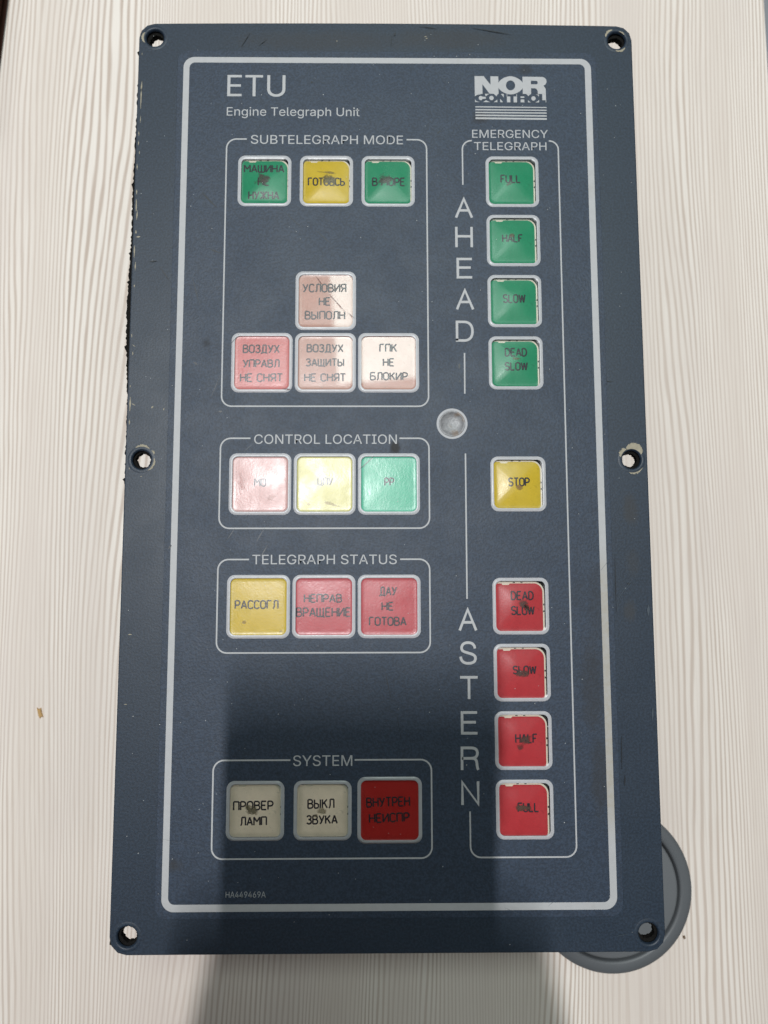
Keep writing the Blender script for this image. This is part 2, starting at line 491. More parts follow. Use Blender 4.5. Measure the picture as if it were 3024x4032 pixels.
# ------------------------------------------------------------------ cable grommet
def lathe(profile, n=96, c=(0, 0)):
    bm = bmesh.new(); rings = []
    for (r, z) in profile:
        if r == 0:
            rings.append([bm.verts.new((c[0] * MM, c[1] * MM, z * MM))])
        else:
            rings.append([bm.verts.new(((c[0] + r * math.cos(2 * math.pi * i / n)) * MM, (c[1] + r * math.sin(2 * math.pi * i / n)) * MM, z * MM)) for i in range(n)])
    for a, b in zip(rings, rings[1:]):
        for i in range(n):
            j = (i + 1) % n
            if len(a) == 1: bm.faces.new((a[0], b[i], b[j]))
            elif len(b) == 1: bm.faces.new((a[i], a[j], b[0]))
            else: bm.faces.new((a[i], a[j], b[j], b[i]))
    bmesh.ops.recalc_face_normals(bm, faces=bm.faces)
    me = bpy.data.meshes.new('lathe'); bm.to_mesh(me); bm.free()
    for p in me.polygons: p.use_smooth = True
    return me
M_grom = simple('grey_moulded_plastic', (.100, .107, .116), .5, .5, .06, 60, (900, .12, .0001))
M_grom2 = simple('grey_lid_plastic', (.130, .137, .146), .55, .5, .06, 60, (900, .15, .0001))
grom = empty('cable_grommet', (GC[0] * MM, GC[1] * MM, Z_TABLE * MM))
tag(grom, 'round grey plastic cable grommet in the desk under the panel corner', 'cable grommet')
link('rim', lathe([(31, -18), (31.2, 0.02), (35.2, 0.05), (35.4, .4), (35.2, .9), (34.4, 1.35), (33.0, 1.6), (31.2, 1.6), (30.3, 1.35), (30.0, .8), (30.0, -18)]), M_grom, grom)
link('lid', lathe([(29.0, -6), (29.0, .9), (28.7, 1.3), (28.0, 1.5), (0, 1.5)]), M_grom2, grom)

# ------------------------------------------------------------------ the panel
panel = empty('engine_telegraph_panel', (0, 0, Z_TABLE * MM))
tag(panel, 'slate blue engine telegraph control panel with square coloured buttons lying on the desk', 'control panel')
PO = (0, 0, -Z_TABLE * MM)                              # children are modelled with z = 0 at the panel face
HP = 358.4
HOLES = [(6.35, 352.1), (193.8, 352.1), (6.35, 6.35), (193.95, 6.4), (6.2, 179.4), (193.85, 179.4)]
BUT = [
 (51.6, 291.2, 'S', 'green', [('МАШИНА', -0.55, 6.08, 16.2, 3.46), ('НЕ', -0.69, 0.75, 4.7, 3.75), ('НУЖНА', -0.54, -5.08, 12.4, 3.69)]),
 (76.12, 291.2, 'S', 'yellow', [('ГОТОВСЬ', -0.13, 0.72, 14.9, 3.56)]),
 (100.6, 291.2, 'S', 'green', [('В МОРЕ', 0.21, 0.76, 13.3, 3.67)]),
 (76.12, 242.1, 'L', 'pinkgloss', [('УСЛОВИЯ', -0.57, 5.31, 17.3, 3.64), ('НЕ', -0.45, -0.12, 4.7, 3.57), ('ВЫПОЛН', -0.29, -5.69, 15.9, 3.6)]),
 (51.6, 217.3, 'L', 'pink', [('ВОЗДУХ', -0.42, 5.62, 14.4, 3.54), ('УПРАВЛ', -0.36, -0.2, 14.4, 3.43), ('НЕ СНЯТ', -0.17, -5.81, 16.7, 3.56)]),
 (76.12, 217.3, 'L', 'pinkgloss', [('ВОЗДУХ', -0.19, 5.9, 14.4, 3.44), ('ЗАЩИТЫ', -0.13, 0.24, 15.2, 3.32), ('НЕ СНЯТ', -0.12, -5.72, 16.3, 3.42)]),
 (100.6, 217.3, 'L', 'pinkgloss', [('ГПК', -0.12, 6.03, 7.0, 3.45), ('НЕ', 0.02, 0.33, 4.6, 3.38), ('БЛОКИР', 0.12, -5.22, 14.8, 3.37)]),
 (51.6, 169.95, 'L', 'pinkpale', [('МО', -0.03, 0.65, 4.8, 3.37)]),
 (76.12, 169.95, 'L', 'lemon', [('ЦПУ', 0.22, 1.07, 6.2, 3.28)]),
 (100.6, 169.95, 'L', 'mint', [('РР', 0.15, 0.91, 3.9, 3.38)]),
 (51.6, 123.7, 'L', 'yellow', [('РАССОГЛ', -0.7, 0.73, 16.5, 3.49)]),
 (76.12, 123.7, 'L', 'rose', [('НЕПРАВ', -0.37, 3.01, 14.5, 3.44), ('ВРАЩЕНИЕ', -0.17, -2.14, 20.7, 3.72)]),
 (100.6, 123.7, 'L', 'rose', [('ДАУ', -0.37, 5.65, 6.8, 3.51), ('НЕ', -0.6, 0.0, 4.7, 3.4), ('ГОТОВА', -0.55, -5.59, 14.2, 3.49)]),
 (51.6, 49.92, 'S', 'cream', [('ПРОВЕР', -0.99, 1.3, 14.9, 3.49), ('ЛАМП', -0.94, -4.19, 10.0, 3.39)]),
 (76.12, 49.92, 'S', 'cream', [('ВЫКЛ', -0.72, 1.85, 10.0, 3.59), ('ЗВУКА', -0.4, -3.76, 11.6, 3.41)]),
 (100.6, 49.92, 'L', 'deepred', [('ВНУТРЕН', -0.5, 2.76, 16.2, 3.68), ('НЕИСПР', -0.25, -2.83, 15.0, 3.53)]),
 (150.0, 291.2, 'S', 'green', [('FULL', -0.31, 2.17, 8.2, 3.58)]),
 (150.0, 266.8, 'S', 'green', [('HALF', -0.02, 1.76, 8.4, 3.45)]),
 (150.0, 242.1, 'S', 'green', [('SLOW', 0.16, 1.67, 9.0, 3.71)]),
 (150.0, 217.3, 'S', 'green', [('DEAD', 0.45, 4.75, 8.8, 3.55), ('SLOW', 0.46, -0.85, 9.1, 3.54)]),
 (150.0, 169.95, 'S', 'yellow', [('STOP', 0.62, 0.96, 8.4, 3.55)]),
 (150.0, 123.7, 'S', 'red', [('DEAD', 0.97, 3.83, 8.8, 3.56), ('SLOW', 1.11, -1.75, 9.0, 3.57)]),
 (150.0, 99.15, 'S', 'red', [('SLOW', 1.28, 0.7, 9.0, 3.35)]),
 (150.0, 74.5, 'S', 'red', [('HALF', 1.42, 0.35, 8.4, 3.57)]),
 (150.0, 49.92, 'S', 'red', [('FULL', 1.63, 0.2, 8.0, 3.56)]),
]
OUT = {'S': 10.55, 'L': 11.8}                           # half outer width of a window
WIN = {'S': 9.30, 'L': 10.55}                           # half width of the clear opening
RAD = {'S': (2.9, 2.0), 'L': (2.9, 2.1)}
wins = [rrect(x - WIN[k] - .3, y - WIN[k] - .3, x + WIN[k] + .3, y + WIN[k] + .3, RAD[k][1] + .2, 6) for (x, y, k, c, t) in BUT]
SENS = (124.95, 193.3)

# face plate (real holes and window openings); its upper edge bows out by a hair
def bow(lp):
    out = []
    for i, (x, y) in enumerate(lp):
        out.append((x, y))
        nx, ny = lp[(i + 1) % len(lp)]
        if abs(y - HP) < .01 and abs(ny - HP) < .01 and abs(nx - x) > 50:
            for q in range(1, 16):
                f = q / 16; out.append((x + (nx - x) * f, y + .62 * math.sin(math.pi * f) ** .8))
    return out
outer = bow(rrect(0, 0, 200, HP, 6.2, 3))
loops = [outer] + [circ(x, y, 3.65) for x, y in HOLES] + wins + [circ(*SENS, 4.9)]
face = link('faceplate', plate_mesh(loops, -1.8, 0.0, .5), M_plate, panel, PO)
for p in face.data.polygons: p.use_smooth = False
# raised countersink lip round each screw hole
for x, y in HOLES:
    link('screw_hole_rim', lathe([(5.3, -.02), (5.0, .05), (4.3, .10), (3.95, .04), (3.62, -.35), (3.5, -1.0)], 48, (x, y)), M_plate, panel, PO)

# foam gasket: ragged black foam, squeezed out along the left edge
def foam_out():
    pts = []
    def rag(a): return random.uniform(-a, a)
    n = 420
    for i in range(n):                                   # left side, top -> bottom
        y = HP - 3 - (HP - 6) * i / (n - 1)
        if y > 330: e = .40
        elif y > 205: e = .85 + 1.35 * math.exp(-((y - 237) / 26) ** 2) + .5 * math.exp(-((y - 290) / 22) ** 2)
        elif y > 170: e = .75
        elif y < 14: e = .45
        else: e = -.8
        par = .62
        j = rag(.28)
        if random.random() < .05 and e > 0: j += random.uniform(.3, .9)
        pts.append((par - e - max(-.3, j) - .35, y))
    for i in range(60): pts.append((3 + 195 * i / 59, 1.6 + rag(.15)))
    for i in range(120): pts.append((198.6 + rag(.15), 3 + (HP - 6) * i / 119))
    for i in range(60): pts.append((197.5 - 194.5 * i / 59, HP - 1.5 + rag(.15)))
    return pts
def rag_circle(x, y, r, a, n=64):
    ph = [random.uniform(0, 6.28) for _ in range(5)]
    out = []
    for i in range(n):
        t = 2 * math.pi * i / n
        rr = r * (1 + a * (.5 * math.sin(2 * t + ph[0]) + .35 * math.sin(5 * t + ph[1]) + .3 * math.sin(11 * t + ph[2]))) + random.uniform(-.14, .14)
        out.append((x + rr * math.cos(t), y + rr * math.sin(t)))
    return out
HD = [(0.3, -.5), (-.2, -.35), (.2, .2), (-.2, .3), (.2, 0), (-.4, 0)]
foam_loops = [foam_out(), rrect(15, 15, 185, HP - 15, 2, 4)] + [rag_circle(x + d[0], y + d[1], 2.75, .10) for (x, y), d in zip(HOLES, HD)]
link('foam_gasket', plate_mesh(foam_loops, -4.2, -1.75), M_foam, panel, PO)
bm = bmesh.new(); box(bm, 46, 154, 50, HP - 62, Z_TABLE, -8)
me = bpy.data.meshes.new('housing'); bm.to_mesh(me); bm.free()
link('housing', me, M_housing, panel, PO)
bm = bmesh.new(); box(bm, 22, 178, 22, HP - 24, -8, -6.5)
me = bpy.data.meshes.new('backing_board'); bm.to_mesh(me); bm.free()
link('backing_board', me, M_dark, panel, PO)

# overlay film stuck on the face, with clear windows
ov_loops = [rrect(15.95, 12.4, 185.05, 346.3, 4.6, 10)] + [[p for p in w] for w in wins] + [circ(*SENS, 4.9)]
overlay = link('overlay_sheet', plate_mesh(ov_loops, .01, .26, .09), M_overlay, panel, PO)
ZP = .275
link('frame_line', plate_mesh([rrect(18.35, 14.85, 182.85, 343.62, 4.4, 12), rrect(20.75, 17.4, 180.3, 341.25, 2.3, 12)], ZP, ZP), M_print, panel, PO)

# section outlines
def section(x0, x1, y0, y1, g0, g1, r=3.9):
    return [(g1, y1)] + arc(x1 - r, y1 - r, r, 90, 0) + arc(x1 - r, y0 + r, r, 0, -90) + arc(x0 + r, y0 + r, r, 270, 180) + arc(x0 + r, y1 - r, r, 180, 90) + [(g0, y1)]
SECT = [(36.3, 116.0, 200.1, 308.7, 44.25, 108.0), (36.3, 116.0, 153.05, 187.6, 47.65, 104.7), (36.25, 115.9, 106.6, 141.3, 47.85, 104.75), (36.0, 115.95, 33.05, 67.8, 64.2, 87.75)]
for s in SECT:
    link('section_outline', line_mesh([section(*s)], .56, ZP), M_print, panel, PO)
em = [[(134.1, 308.4)] + arc(133.9, 304.8, 3.6, 90, 180) + [(130.3, 289.8)],
      [(165.0, 308.4)] + arc(165.1, 304.8, 3.6, 90, 0) + [(168.6, 141.4)] + arc(164.75, 37.0, 3.85, 0, -90) + arc(133.8, 37.0, 3.85, 270, 180) + [(129.95, 49.3)],
      [(130.1, 221.2), (130.0, 205.1)], [(129.95, 181.7), (129.85, 126.4)]]
link('section_outline', line_mesh(em, .56, ZP), M_print, panel, PO)

# printed lettering
TX = [('title_lettering', 'ETU', 36.1, 59.4, 326.85, 9.1, 0, 'E'), ('title_lettering', 'Engine Telegraph Unit', 36.1, 89.2, 318.6, 3.55, 0, 'E'),
      ('section_lettering', 'SUBTELEGRAPH MODE', 45.9, 106.6, 306.75, 3.65, 0, 'E'), ('section_lettering', 'CONTROL LOCATION', 49.1, 103.7, 185.45, 3.6, 0, 'E'),
      ('section_lettering', 'TELEGRAPH STATUS', 49.1, 103.5, 139.5, 3.55, 0, 'E'), ('section_lettering', 'SYSTEM', 65.2, 86.9, 65.7, 3.75, 0, 'E'),
      ('serial_lettering', 'HA449469A', 41.4, 55.8, 19.74, 2.05, 0, 'H'),
      ('section_lettering', 'EMERGENCY', 134.3, 164.7, 309.65, 3.35, 0, 'E'), ('section_lettering', 'TELEGRAPH', 135.0, 164.0, 304.45, 3.35, 0, 'E')]
for (nm, s, x0, x1, yb, cap, off, ref) in TX:
    link(nm, text_mesh(s, x0, x1, yb, cap, ZP, off, ref), M_print if nm != 'serial_lettering' else M_printdim, panel, PO)
def plain(ch, x0, x1, yb, cap, w):
    k = .5523
    def bz(p0, p1, p2, p3, n=10): return [tuple(p0[q] * (1 - t) ** 3 + 3 * p1[q] * t * (1 - t) ** 2 + 3 * p2[q] * t * t * (1 - t) + p3[q] * t ** 3 for q in (0, 1)) for t in [i / n for i in range(n + 1)]]
    st = {'A': [[(0, -.04), (.5, 1.0), (1, -.04)], [(.18, .36), (.82, .36)]], 'H': [[(0, -.06), (0, 1.06)], [(1, -.06), (1, 1.06)], [(0, .54), (1, .54)]],
          'E': [[(1.05, 1), (0, 1), (0, 0), (1.06, 0)], [(0, .53), (.96, .53)]], 'T': [[(-.07, 1), (1.07, 1)], [(.5, 1), (.5, -.06)]],
          'D': [[(0, 0), (0, 1), (.45, 1)] + bz((.45, 1), (.85, 1), (1, .78), (1, .5))[1:] + bz((1, .5), (1, .22), (.85, 0), (.45, 0))[1:] + [(0, 0), (0, .1)]],
          'N': [[(0, -.06), (0, 1.02), (1, -.02), (1, 1.06)]],
          'R': [[(0, -.06), (0, 1), (.55, 1)] + bz((.55, 1), (.8, 1), (.95, .93), (.95, .75))[1:] + bz((.95, .75), (.95, .57), (.8, .5), (.55, .5))[1:] + [(0, .5)],
                [(.55, .5)] + bz((.62, .5), (.85, .5), (.9, .40), (.92, .22))[0:] + bz((.92, .22), (.93, .08), (.95, .02), (1.0, -.05))[1:]],
          'S': [bz((.95, .72), (.93, .92), (.76, 1.01), (.5, 1.01)) + bz((.5, 1.01), (.22, 1.01), (.07, .9), (.07, .74))[1:] + bz((.07, .74), (.07, .58), (.25, .555), (.5, .50))[1:] +
                bz((.5, .5), (.78, .44), (.98, .40), (.98, .24))[1:] + bz((.98, .24), (.98, .07), (.8, -.01), (.5, -.01))[1:] + bz((.5, -.01), (.2, -.01), (.02, .1), (0, .32))[1:]]}[ch]
    W_, H_ = x1 - x0 - w, cap - w
    ms = []
    for q, pl in enumerate(st):
        ms.append(line_mesh([[(x0 + w / 2 + a * W_, yb + w / 2 + b * H_) for a, b in pl]], w, ZP + .006 * q))
    return join_meshes('glyph', ms)
for word in ((('A', 126.95, 134.25, 275.99), ('H', 127.0, 134.0, 263.95), ('E', 127.4, 133.7, 251.2), ('A', 126.9, 134.2, 238.5), ('D', 126.8, 133.8, 225.7)),
             (('A', 126.45, 133.6, 114.5), ('S', 126.7, 133.3, 102.15), ('T', 126.8, 133.5, 89.5), ('E', 126.95, 133.25, 76.7), ('R', 126.75, 133.7, 63.95), ('N', 126.75, 133.5, 51.55))):
    link('direction_lettering', join_meshes('direction_lettering', [plain(ch, x0, x1, yb, 8.45, .98) for (ch, x0, x1, yb) in word]), M_print, panel, PO)

# maker's emblem: heavy NOR, CONTROL cut out of its foot, five rules below
def lg(px, py): return (135.6 + (px - 140) * 29.1 / 1385, 335.96 - (py - 108) * 11.2 / 504)
def lgp(pts): return [lg(*p) for p in pts]
def ovl(cx, cy, rx, ry, n=40, p=2.0):
    o = []
    for i in range(n):
        a = 2 * math.pi * i / n; c, s = math.cos(a), math.sin(a)
        o.append(lg(cx + rx * math.copysign(abs(c) ** (2 / p), c), cy - ry * math.copysign(abs(s) ** (2 / p), s)))
    return o
emb = []
emb.append(plate_mesh([lgp([(140, 448), (140, 108), (315, 108), (445, 275), (445, 110), (597, 112), (597, 448), (425, 448), (288, 262), (288, 448)])], ZP, ZP))
emb.append(plate_mesh([ovl(830, 284, 250, 176, 48, 1.75), ovl(830, 285, 88, 96)], ZP + .008, ZP + .008))
Rr = [(1062, 448), (1062, 115), (1430, 118)] + [(1430 + 95 * math.cos(math.radians(a)), 205 - 88 * math.sin(math.radians(a))) for a in (90, 70, 45, 20, 0, -20, -45, -70)] + [(1480, 310), (1503, 345), (1506, 448), (1350, 448), (1350, 390), (1325, 348), (1290, 338), (1222, 338), (1222, 448)]
Rh = [(1222, 192), (1330, 194), (1352, 210), (1352, 250), (1330, 262), (1222, 262)]
emb.append(plate_mesh([lgp(Rr), lgp(Rh)], ZP + .004, ZP + .004))
# pale remains between the letters of CONTROL
low = [[(140, 450), (300, 450), (185, 470), (142, 500)], [(142, 555), (165, 590), (235, 608), (142, 608)], [(300, 610), (350, 575), (390, 590), (430, 610)],
       [(330, 450), (420, 450), (385, 470), (352, 500)], [(500, 610), (545, 580), (570, 560), (570, 610)], [(500, 448), (597, 448), (565, 470), (560, 500), (520, 465)],
       [(640, 450), (695, 450), (695, 520)], [(625, 545), (680, 610), (625, 610)], [(755, 500), (820, 500), (820, 612), (755, 612)], [(883, 500), (948, 500), (948, 612), (883, 612)],
       [(752, 452), (762, 452), (762, 500), (752, 500)], [(938, 452), (948, 452), (948, 500), (938, 500)], [(1018, 497), (1085, 497), (1092, 512), (1085, 527), (1018, 527)],
       [(1018, 556), (1085, 556), (1090, 612), (1018, 612)], [(1115, 450), (1222, 450), (1185, 470), (1165, 495), (1150, 465)], [(1160, 610), (1160, 570), (1190, 600), (1215, 612)],
       [(1302, 612), (1350, 585), (1372, 560), (1372, 612)], [(1310, 458), (1372, 458), (1372, 500), (1345, 470)], [(1435, 450), (1506, 450), (1506, 568), (1435, 568)], [(1498, 568), (1508, 568), (1508, 612), (1498, 612)]]
emb.append(plate_mesh([lgp(p) for p in low], ZP + .012, ZP + .012))
emb.append(plate_mesh([ovl(460, 530, 42, 42), ovl(1265, 535, 42, 42), lgp([(215, 525), (225, 500), (250, 490), (275, 497), (292, 508), (348, 508), (352, 545), (290, 548), (262, 578), (232, 568), (217, 548)])], ZP + .016, ZP + .016))
for (a, b, c, d) in ((690, 712, 700, 718), (743, 768, 752, 773), (797, 821, 803, 827), (849, 877, 857, 884), (903, 937, 912, 945)):
    emb.append(plate_mesh([lgp([(147, b), (147, a), (1512, c), (1512, d)])], ZP, ZP))
link('maker_emblem', join_meshes('maker_emblem', emb), M_print, panel, PO)

# round sensor window with a sunk, rough dome
link('sensor_ring', plate_mesh([circ(*SENS, 5.95, 64), circ(*SENS, 4.75, 64)], ZP, ZP), M_ring, panel, PO)
m, nt, p = mat('sensor_plastic')
v = objco(nt)
c = mixc(nt, noise(nt, v, 900, 3, .7), (.10, .10, .11), (.42, .42, .43))
c = mixc(nt, mapr(nt, noise(nt, v, 210, 3, .6), .48, .62, 0, .6), c, (.22, .15, .10))
L(nt, c, p.inputs['Base Color']); p.inputs['Roughness'].default_value = .38
bump(nt, p, noise(nt, v, 1100, 3, .6), .5, .0003)
dome = lathe([(5.1, .30), (4.75, .55), (4.4, .35), (4.0, -.2), (3.0, -.6), (1.5, -.75), (0, -.8)], 48, SENS)
link('sensor_window', dome, m, panel, PO)

# ------------------------------------------------------------------ buttons
def film_mesh(o, r, dome):
    prof = [(0, .30), (.35, .46), (.75, .60), (1.1, .56), (1.45, .40), (1.9, .335)]
    prof += [(d, .335 + dome * (1 - ((o - d) / (o - 1.9)) ** 2)) for d in [1.9 + (o - 2.2) * q / 12 for q in range(1, 13)]]
    bm = bmesh.new(); rings = []
    for d, z in prof:
        h = o - d; rr = min(h, r - 1.4) if d > 1.9 else r - d * .75
        lp = rrect(-h, -h, h, h, rr, 6); w = o - 1.9
        if d > 1.9: lp = [(x, y, .335 + dome * (1 - (x / w) ** 2) * (1 - (y / w) ** 2)) for x, y in lp]
        else: lp = [(x, y, z) for x, y in lp]
        rings.append([bm.verts.new((x * MM, y * MM, z_ * MM)) for x, y, z_ in lp])
    for a, b in zip(rings, rings[1:]):
        n = len(a)
        for i in range(n): bm.faces.new((a[i], a[(i + 1) % n], b[(i + 1) % n], b[i]))
    bm.faces.new(rings[-1])
    bmesh.ops.recalc_face_normals(bm, faces=bm.faces)
    me = bpy.data.meshes.new('lens'); bm.to_mesh(me); bm.free()
    for p_ in me.polygons: p_.use_smooth = True
    return me
FILM = {k: film_mesh(OUT[k], RAD[k][0], .95 if k == 'S' else .10) for k in 'SL'}
RING = {k: plate_mesh([rrect(-OUT[k], -OUT[k], OUT[k], OUT[k], RAD[k][0], 10), rrect(-WIN[k], -WIN[k], WIN[k], WIN[k], RAD[k][1], 10)], ZP, ZP) for k in 'SL'}
for k in 'SL':
    FILM[k].materials.append(M_film if k == 'S' else M_filmb); RING[k].materials.append(M_ring)
# a cap: ivory body under a coloured plate with a small notch in its upper edge
def cap_small():
    return plate_mesh([rrect(-9.6, -9.6, 9.5, 9.5, (1.6, 1.6, 3.9, 1.9), 8)], -6.4, -.95, .1)
def face_small():
    x0, x1, y0, y1 = -9.5, 8.85, -9.55, 8.85
    base = rrect(x0, y0, x1, y1, (1.5, 1.5, 3.2, 1.2), 8)
    i = max(range(len(base)), key=lambda q: (base[q][1] > y1 - .01, -base[q][0]))
    out = []
    tops = [q for q, pt in enumerate(base) if pt[1] > y1 - .001]
    for q, pt in enumerate(base):
        out.append(pt)
        if q == tops[0]:
            out += [(-3.4, y1), (-3.9, y1 - .55), (-6.2, y1 - .55), (-6.6, y1)]
    return plate_mesh([out], -1.0, -.75, .05)
CAPS = cap_small(); CAPS.materials.append(M_ivory)
FACES = face_small()
FACEL = plate_mesh([rrect(-10.83, -10.83, 10.83, 10.83, 2.2, 8)], -3.0, -.25, .03)
bm = bmesh.new()
for (x, y, w, h) in ((9.22, .9, .42, .7), (9.22, -1.6, .42, .7), (-1.9, 9.2, .9, .3), (1.0, 9.2, .8, .3)):
    box(bm, x - w / 2, x + w / 2, y - h / 2, y + h / 2, -1.6, -.9)
NOTCH = bpy.data.meshes.new('notches'); bm.to_mesh(NOTCH); bm.free(); NOTCH.materials.append(M_dark)

def smudge(name, x, y, rx, ry, z, m, parent, loc, rot=0):
    bm = bmesh.new(); n = 24; uvl = bm.loops.layers.uv.new()
    c = bm.verts.new((0, 0, z * MM)); ring = []
    ca, sa = math.cos(rot), math.sin(rot)
    for i in range(n):
        a = 2 * math.pi * i / n; u, w_ = rx * math.cos(a), ry * math.sin(a)
        ring.append(bm.verts.new(((u * ca - w_ * sa) * MM, (u * sa + w_ * ca) * MM, z * MM)))
    for i in range(n):
        f = bm.faces.new((c, ring[i], ring[(i + 1) % n]))
        for lp in f.loops: lp[uvl].uv = (0, 0) if lp.vert is c else (1, 0)
    me = bpy.data.meshes.new(name); bm.to_mesh(me); bm.free()
    return link(name, me, m, parent, (loc[0] + x * MM, loc[1] + y * MM, loc[2]))

BROWN = (.028, .022, .010); BROWNR = (.065, .026, .016); GREYB = (.17, .145, .09)
SMUD = {0: [(-1.1, .5, 3.6, 3.0, BROWN, .93, 0)], 1: [(.3, .6, 3.8, 2.6, (.10, .075, .012), .93, 0), (0, 4.2, 5, .5, (.2, .15, .02), .6, -.1)], 2: [(-1.6, .9, 3.2, 2.4, (.03, .035, .02), .95, 0)],
        16: [(-1.2, -.6, 3.2, 1.4, (.06, .055, .02), .85, .5)], 17: [(-.1, 2.6, 1.4, 1.3, (.10, .06, .02), .7, 0)], 19: [(.6, 2.1, 2.6, .7, (.10, .075, .02), .65, 0)],
        20: [(.4, -1.1, 2.2, 1.4, (.22, .11, .012), .75, -.5)], 21: [(1.4, .6, 3.6, 2.3, BROWNR, .9, .0), (2.8, -.8, 1.6, 1.8, (.06, .035, .018), .9, 0)],
        22: [(.6, -.3, 4.4, 2.2, BROWNR, .92, .0)], 23: [(.9, .1, 4.2, 2.3, BROWNR, .9, .1), (-.8, -2.2, 1.8, 1.8, BROWNR, .6, 0)], 24: [(-.1, .8, 4.2, 2.2, (.075, .035, .020), .97, 0)],
        13: [(-.9, -.4, 3.4, 3.2, GREYB, .92, -.5)], 14: [(.3, -.6, 2.6, 1.6, (.3, .26, .17), .7, -.3), (-2.5, -2.2, .9, .8, GREYB, .6, 0)],
        7: [(-7.3, 1.0, 1.7, 5.2, (.42, .13, .10), .75, 0), (4.8, -5.0, 4.8, 1.3, (.42, .16, .12), .75, .55)],
        8: [(3.5, -8.0, 5.0, .9, (.35, .26, .05), .8, -.3), (-6.0, -7.6, 1.2, .7, (.35, .26, .06), .8, -.3)],
        10: [(-5.5, -5.9, 1.6, 1.1, (.30, .20, .02), .7, 0), (8.3, -9.2, 1.0, .5, (.30, .2, .02), .7, 0)]}
sm_cache = {}
for i, (x, y, k, c, txt) in enumerate(BUT):
    loc = (x * MM, y * MM, -Z_TABLE * MM)
    if k == 'S':
        ox, oy = (0, 0)
        if x > 140: ox, oy = -.18 - .14 * (y < 140), (-.42 if y < 140 else -.2 if y < 200 else 0)
        b = link('button', CAPS, None, panel, loc)
        b.location.x += ox * MM; b.location.y += oy * MM
        fm = FACES.copy(); fm.materials.clear(); fm.materials.append(COLS[c])
        link('button_face', fm, None, b); link('notches', NOTCH, None, b)
        zt = -.74
    else:
        fm = FACEL.copy(); fm.materials.clear(); fm.materials.append(COLS[c])
        b = link('button', fm, None, panel, loc); zt = -.24
    b['label'] = c.replace('gloss', '').replace('deepred', 'deep red').replace('pinkpale', 'pale pink').replace('mint', 'pale green') + ' button marked ' + ' '.join(t[0] for t in txt)
    ox, oy = (b.location.x / MM - x, b.location.y / MM - y)
    txt = [(t, a - ox - (.24 * (x - 96) / 96 if k == 'S' else 0), c_ - oy - (.0026 * (y - 133.6) if k == 'S' else 0), w_, h_) for (t, a, c_, w_, h_) in txt]
    link('lettering', engrave(txt, zt, 1.6 if i == 15 else (.8 if i in (13, 14) else 0)), M_ink, b)
    link('window_ring', RING[k], None, b, (-ox * MM, -oy * MM, 0)); link('lens', FILM[k], None, b, (-ox * MM, -oy * MM, 0))
    for j, (sx, sy, rx, ry, sc, dn, rt) in enumerate(SMUD.get(i, [])):
        smudge('grime', sx, sy, rx * (1.35 if i < 3 else 1.1), ry * (1.35 if i < 3 else 1.1), zt + .04, smudge_material('finger_grime', sc, dn, i * 3 + j), b, (0, 0, 0), rt)

# ------------------------------------------------------------------ wear: chips of paint, scuffs, dust
def flake(bm, pts, z):
    vs_ = [bm.verts.new((x * MM, y * MM, z * MM)) for x, y in pts]
    try: bm.faces.new(vs_)
    except ValueError: pass
def crescent(bm, cx, cy, r0, r1, a0, a1, z, jag=.25, n=26):
    for i in range(n):
        t0, t1 = i / n, (i + 1) / n
        if i == 0: w0 = .05
        else: w0 = pw
        w1 = max(.04, (r1 - r0) * (math.sin(math.pi * t1) ** .6) * random.uniform(1 - jag, 1 + jag))
        pw = w1
        A0, A1 = math.radians(a0 + (a1 - a0) * t0), math.radians(a0 + (a1 - a0) * t1)
        flake(bm, [(cx + r0 * math.cos(A0), cy + r0 * math.sin(A0)), (cx + (r0 + w0) * math.cos(A0), cy + (r0 + w0) * math.sin(A0)),
                   (cx + (r0 + w1) * math.cos(A1), cy + (r0 + w1) * math.sin(A1)), (cx + r0 * math.cos(A1), cy + r0 * math.sin(A1))], z)
bm = bmesh.new(); ZC = .12
h = HOLES
crescent(bm, *h[0], 4.4, 5.3, 150, 210, ZC)
crescent(bm, *h[1], 4.5, 5.4, 110, 165, ZC); crescent(bm, *h[1], 4.6, 5.4, 262, 315, ZC); crescent(bm, *h[1], 3.7, 4.2, 35, 75, ZC)
crescent(bm, *h[4], 5.0, 5.8, 52, 118, ZC); crescent(bm, *h[4], 5.1, 5.8, 22, 42, ZC); crescent(bm, *h[4], 4.8, 5.5, -58, 8, ZC)
crescent(bm, *h[5], 4.1, 6.6, 28, 118, ZC, .12, 60); crescent(bm, *h[5], 4.2, 5.5, 112, 168, ZC, .35); crescent(bm, *h[5], 5.1, 5.7, 255, 322, ZC, .5)
def streak(bm, x, y, l, w, ang, z, bend=0):
    ca, sa = math.cos(ang), math.sin(ang)
    top, bot = [], []
    n = 6
    for i in range(n + 1):
        t = i / n; u = (t - .5) * l; ww = w * math.sin(math.pi * max(.08, min(.92, t))) * random.uniform(.6, 1.2) / 2
        o = bend * (t - .5) ** 2
        top.append((x + u * ca - (o + ww) * sa, y + u * sa + (o + ww) * ca)); bot.append((x + u * ca - (o - ww) * sa, y + u * sa + (o - ww) * ca))
    flake(bm, bot + top[::-1], z)
for (y, l, w) in ((345, 1, .3), (331, 4.5, .5), (326, 9, .55), (317, 3, .3), (311, 2, .3), (307, 2, .3), (303, 1.5, .3), (297, 2.6, .4), (286.5, 2, .6), (281, 5, .6), (277, 4, .45), (270, 1.6, .6), (262, 5, .5), (256, 3.5, .4), (248, 1, .6), (228, 1.6, .3), (221, 1.5, .4), (208, 1, .3), (201, 5.6, .6), (194, 2, .4), (176, 1, .3)):
    streak(bm, .95 + random.uniform(0, .8), y, l, w, math.pi / 2 + random.uniform(-.06, .06), .03 if True else 0)
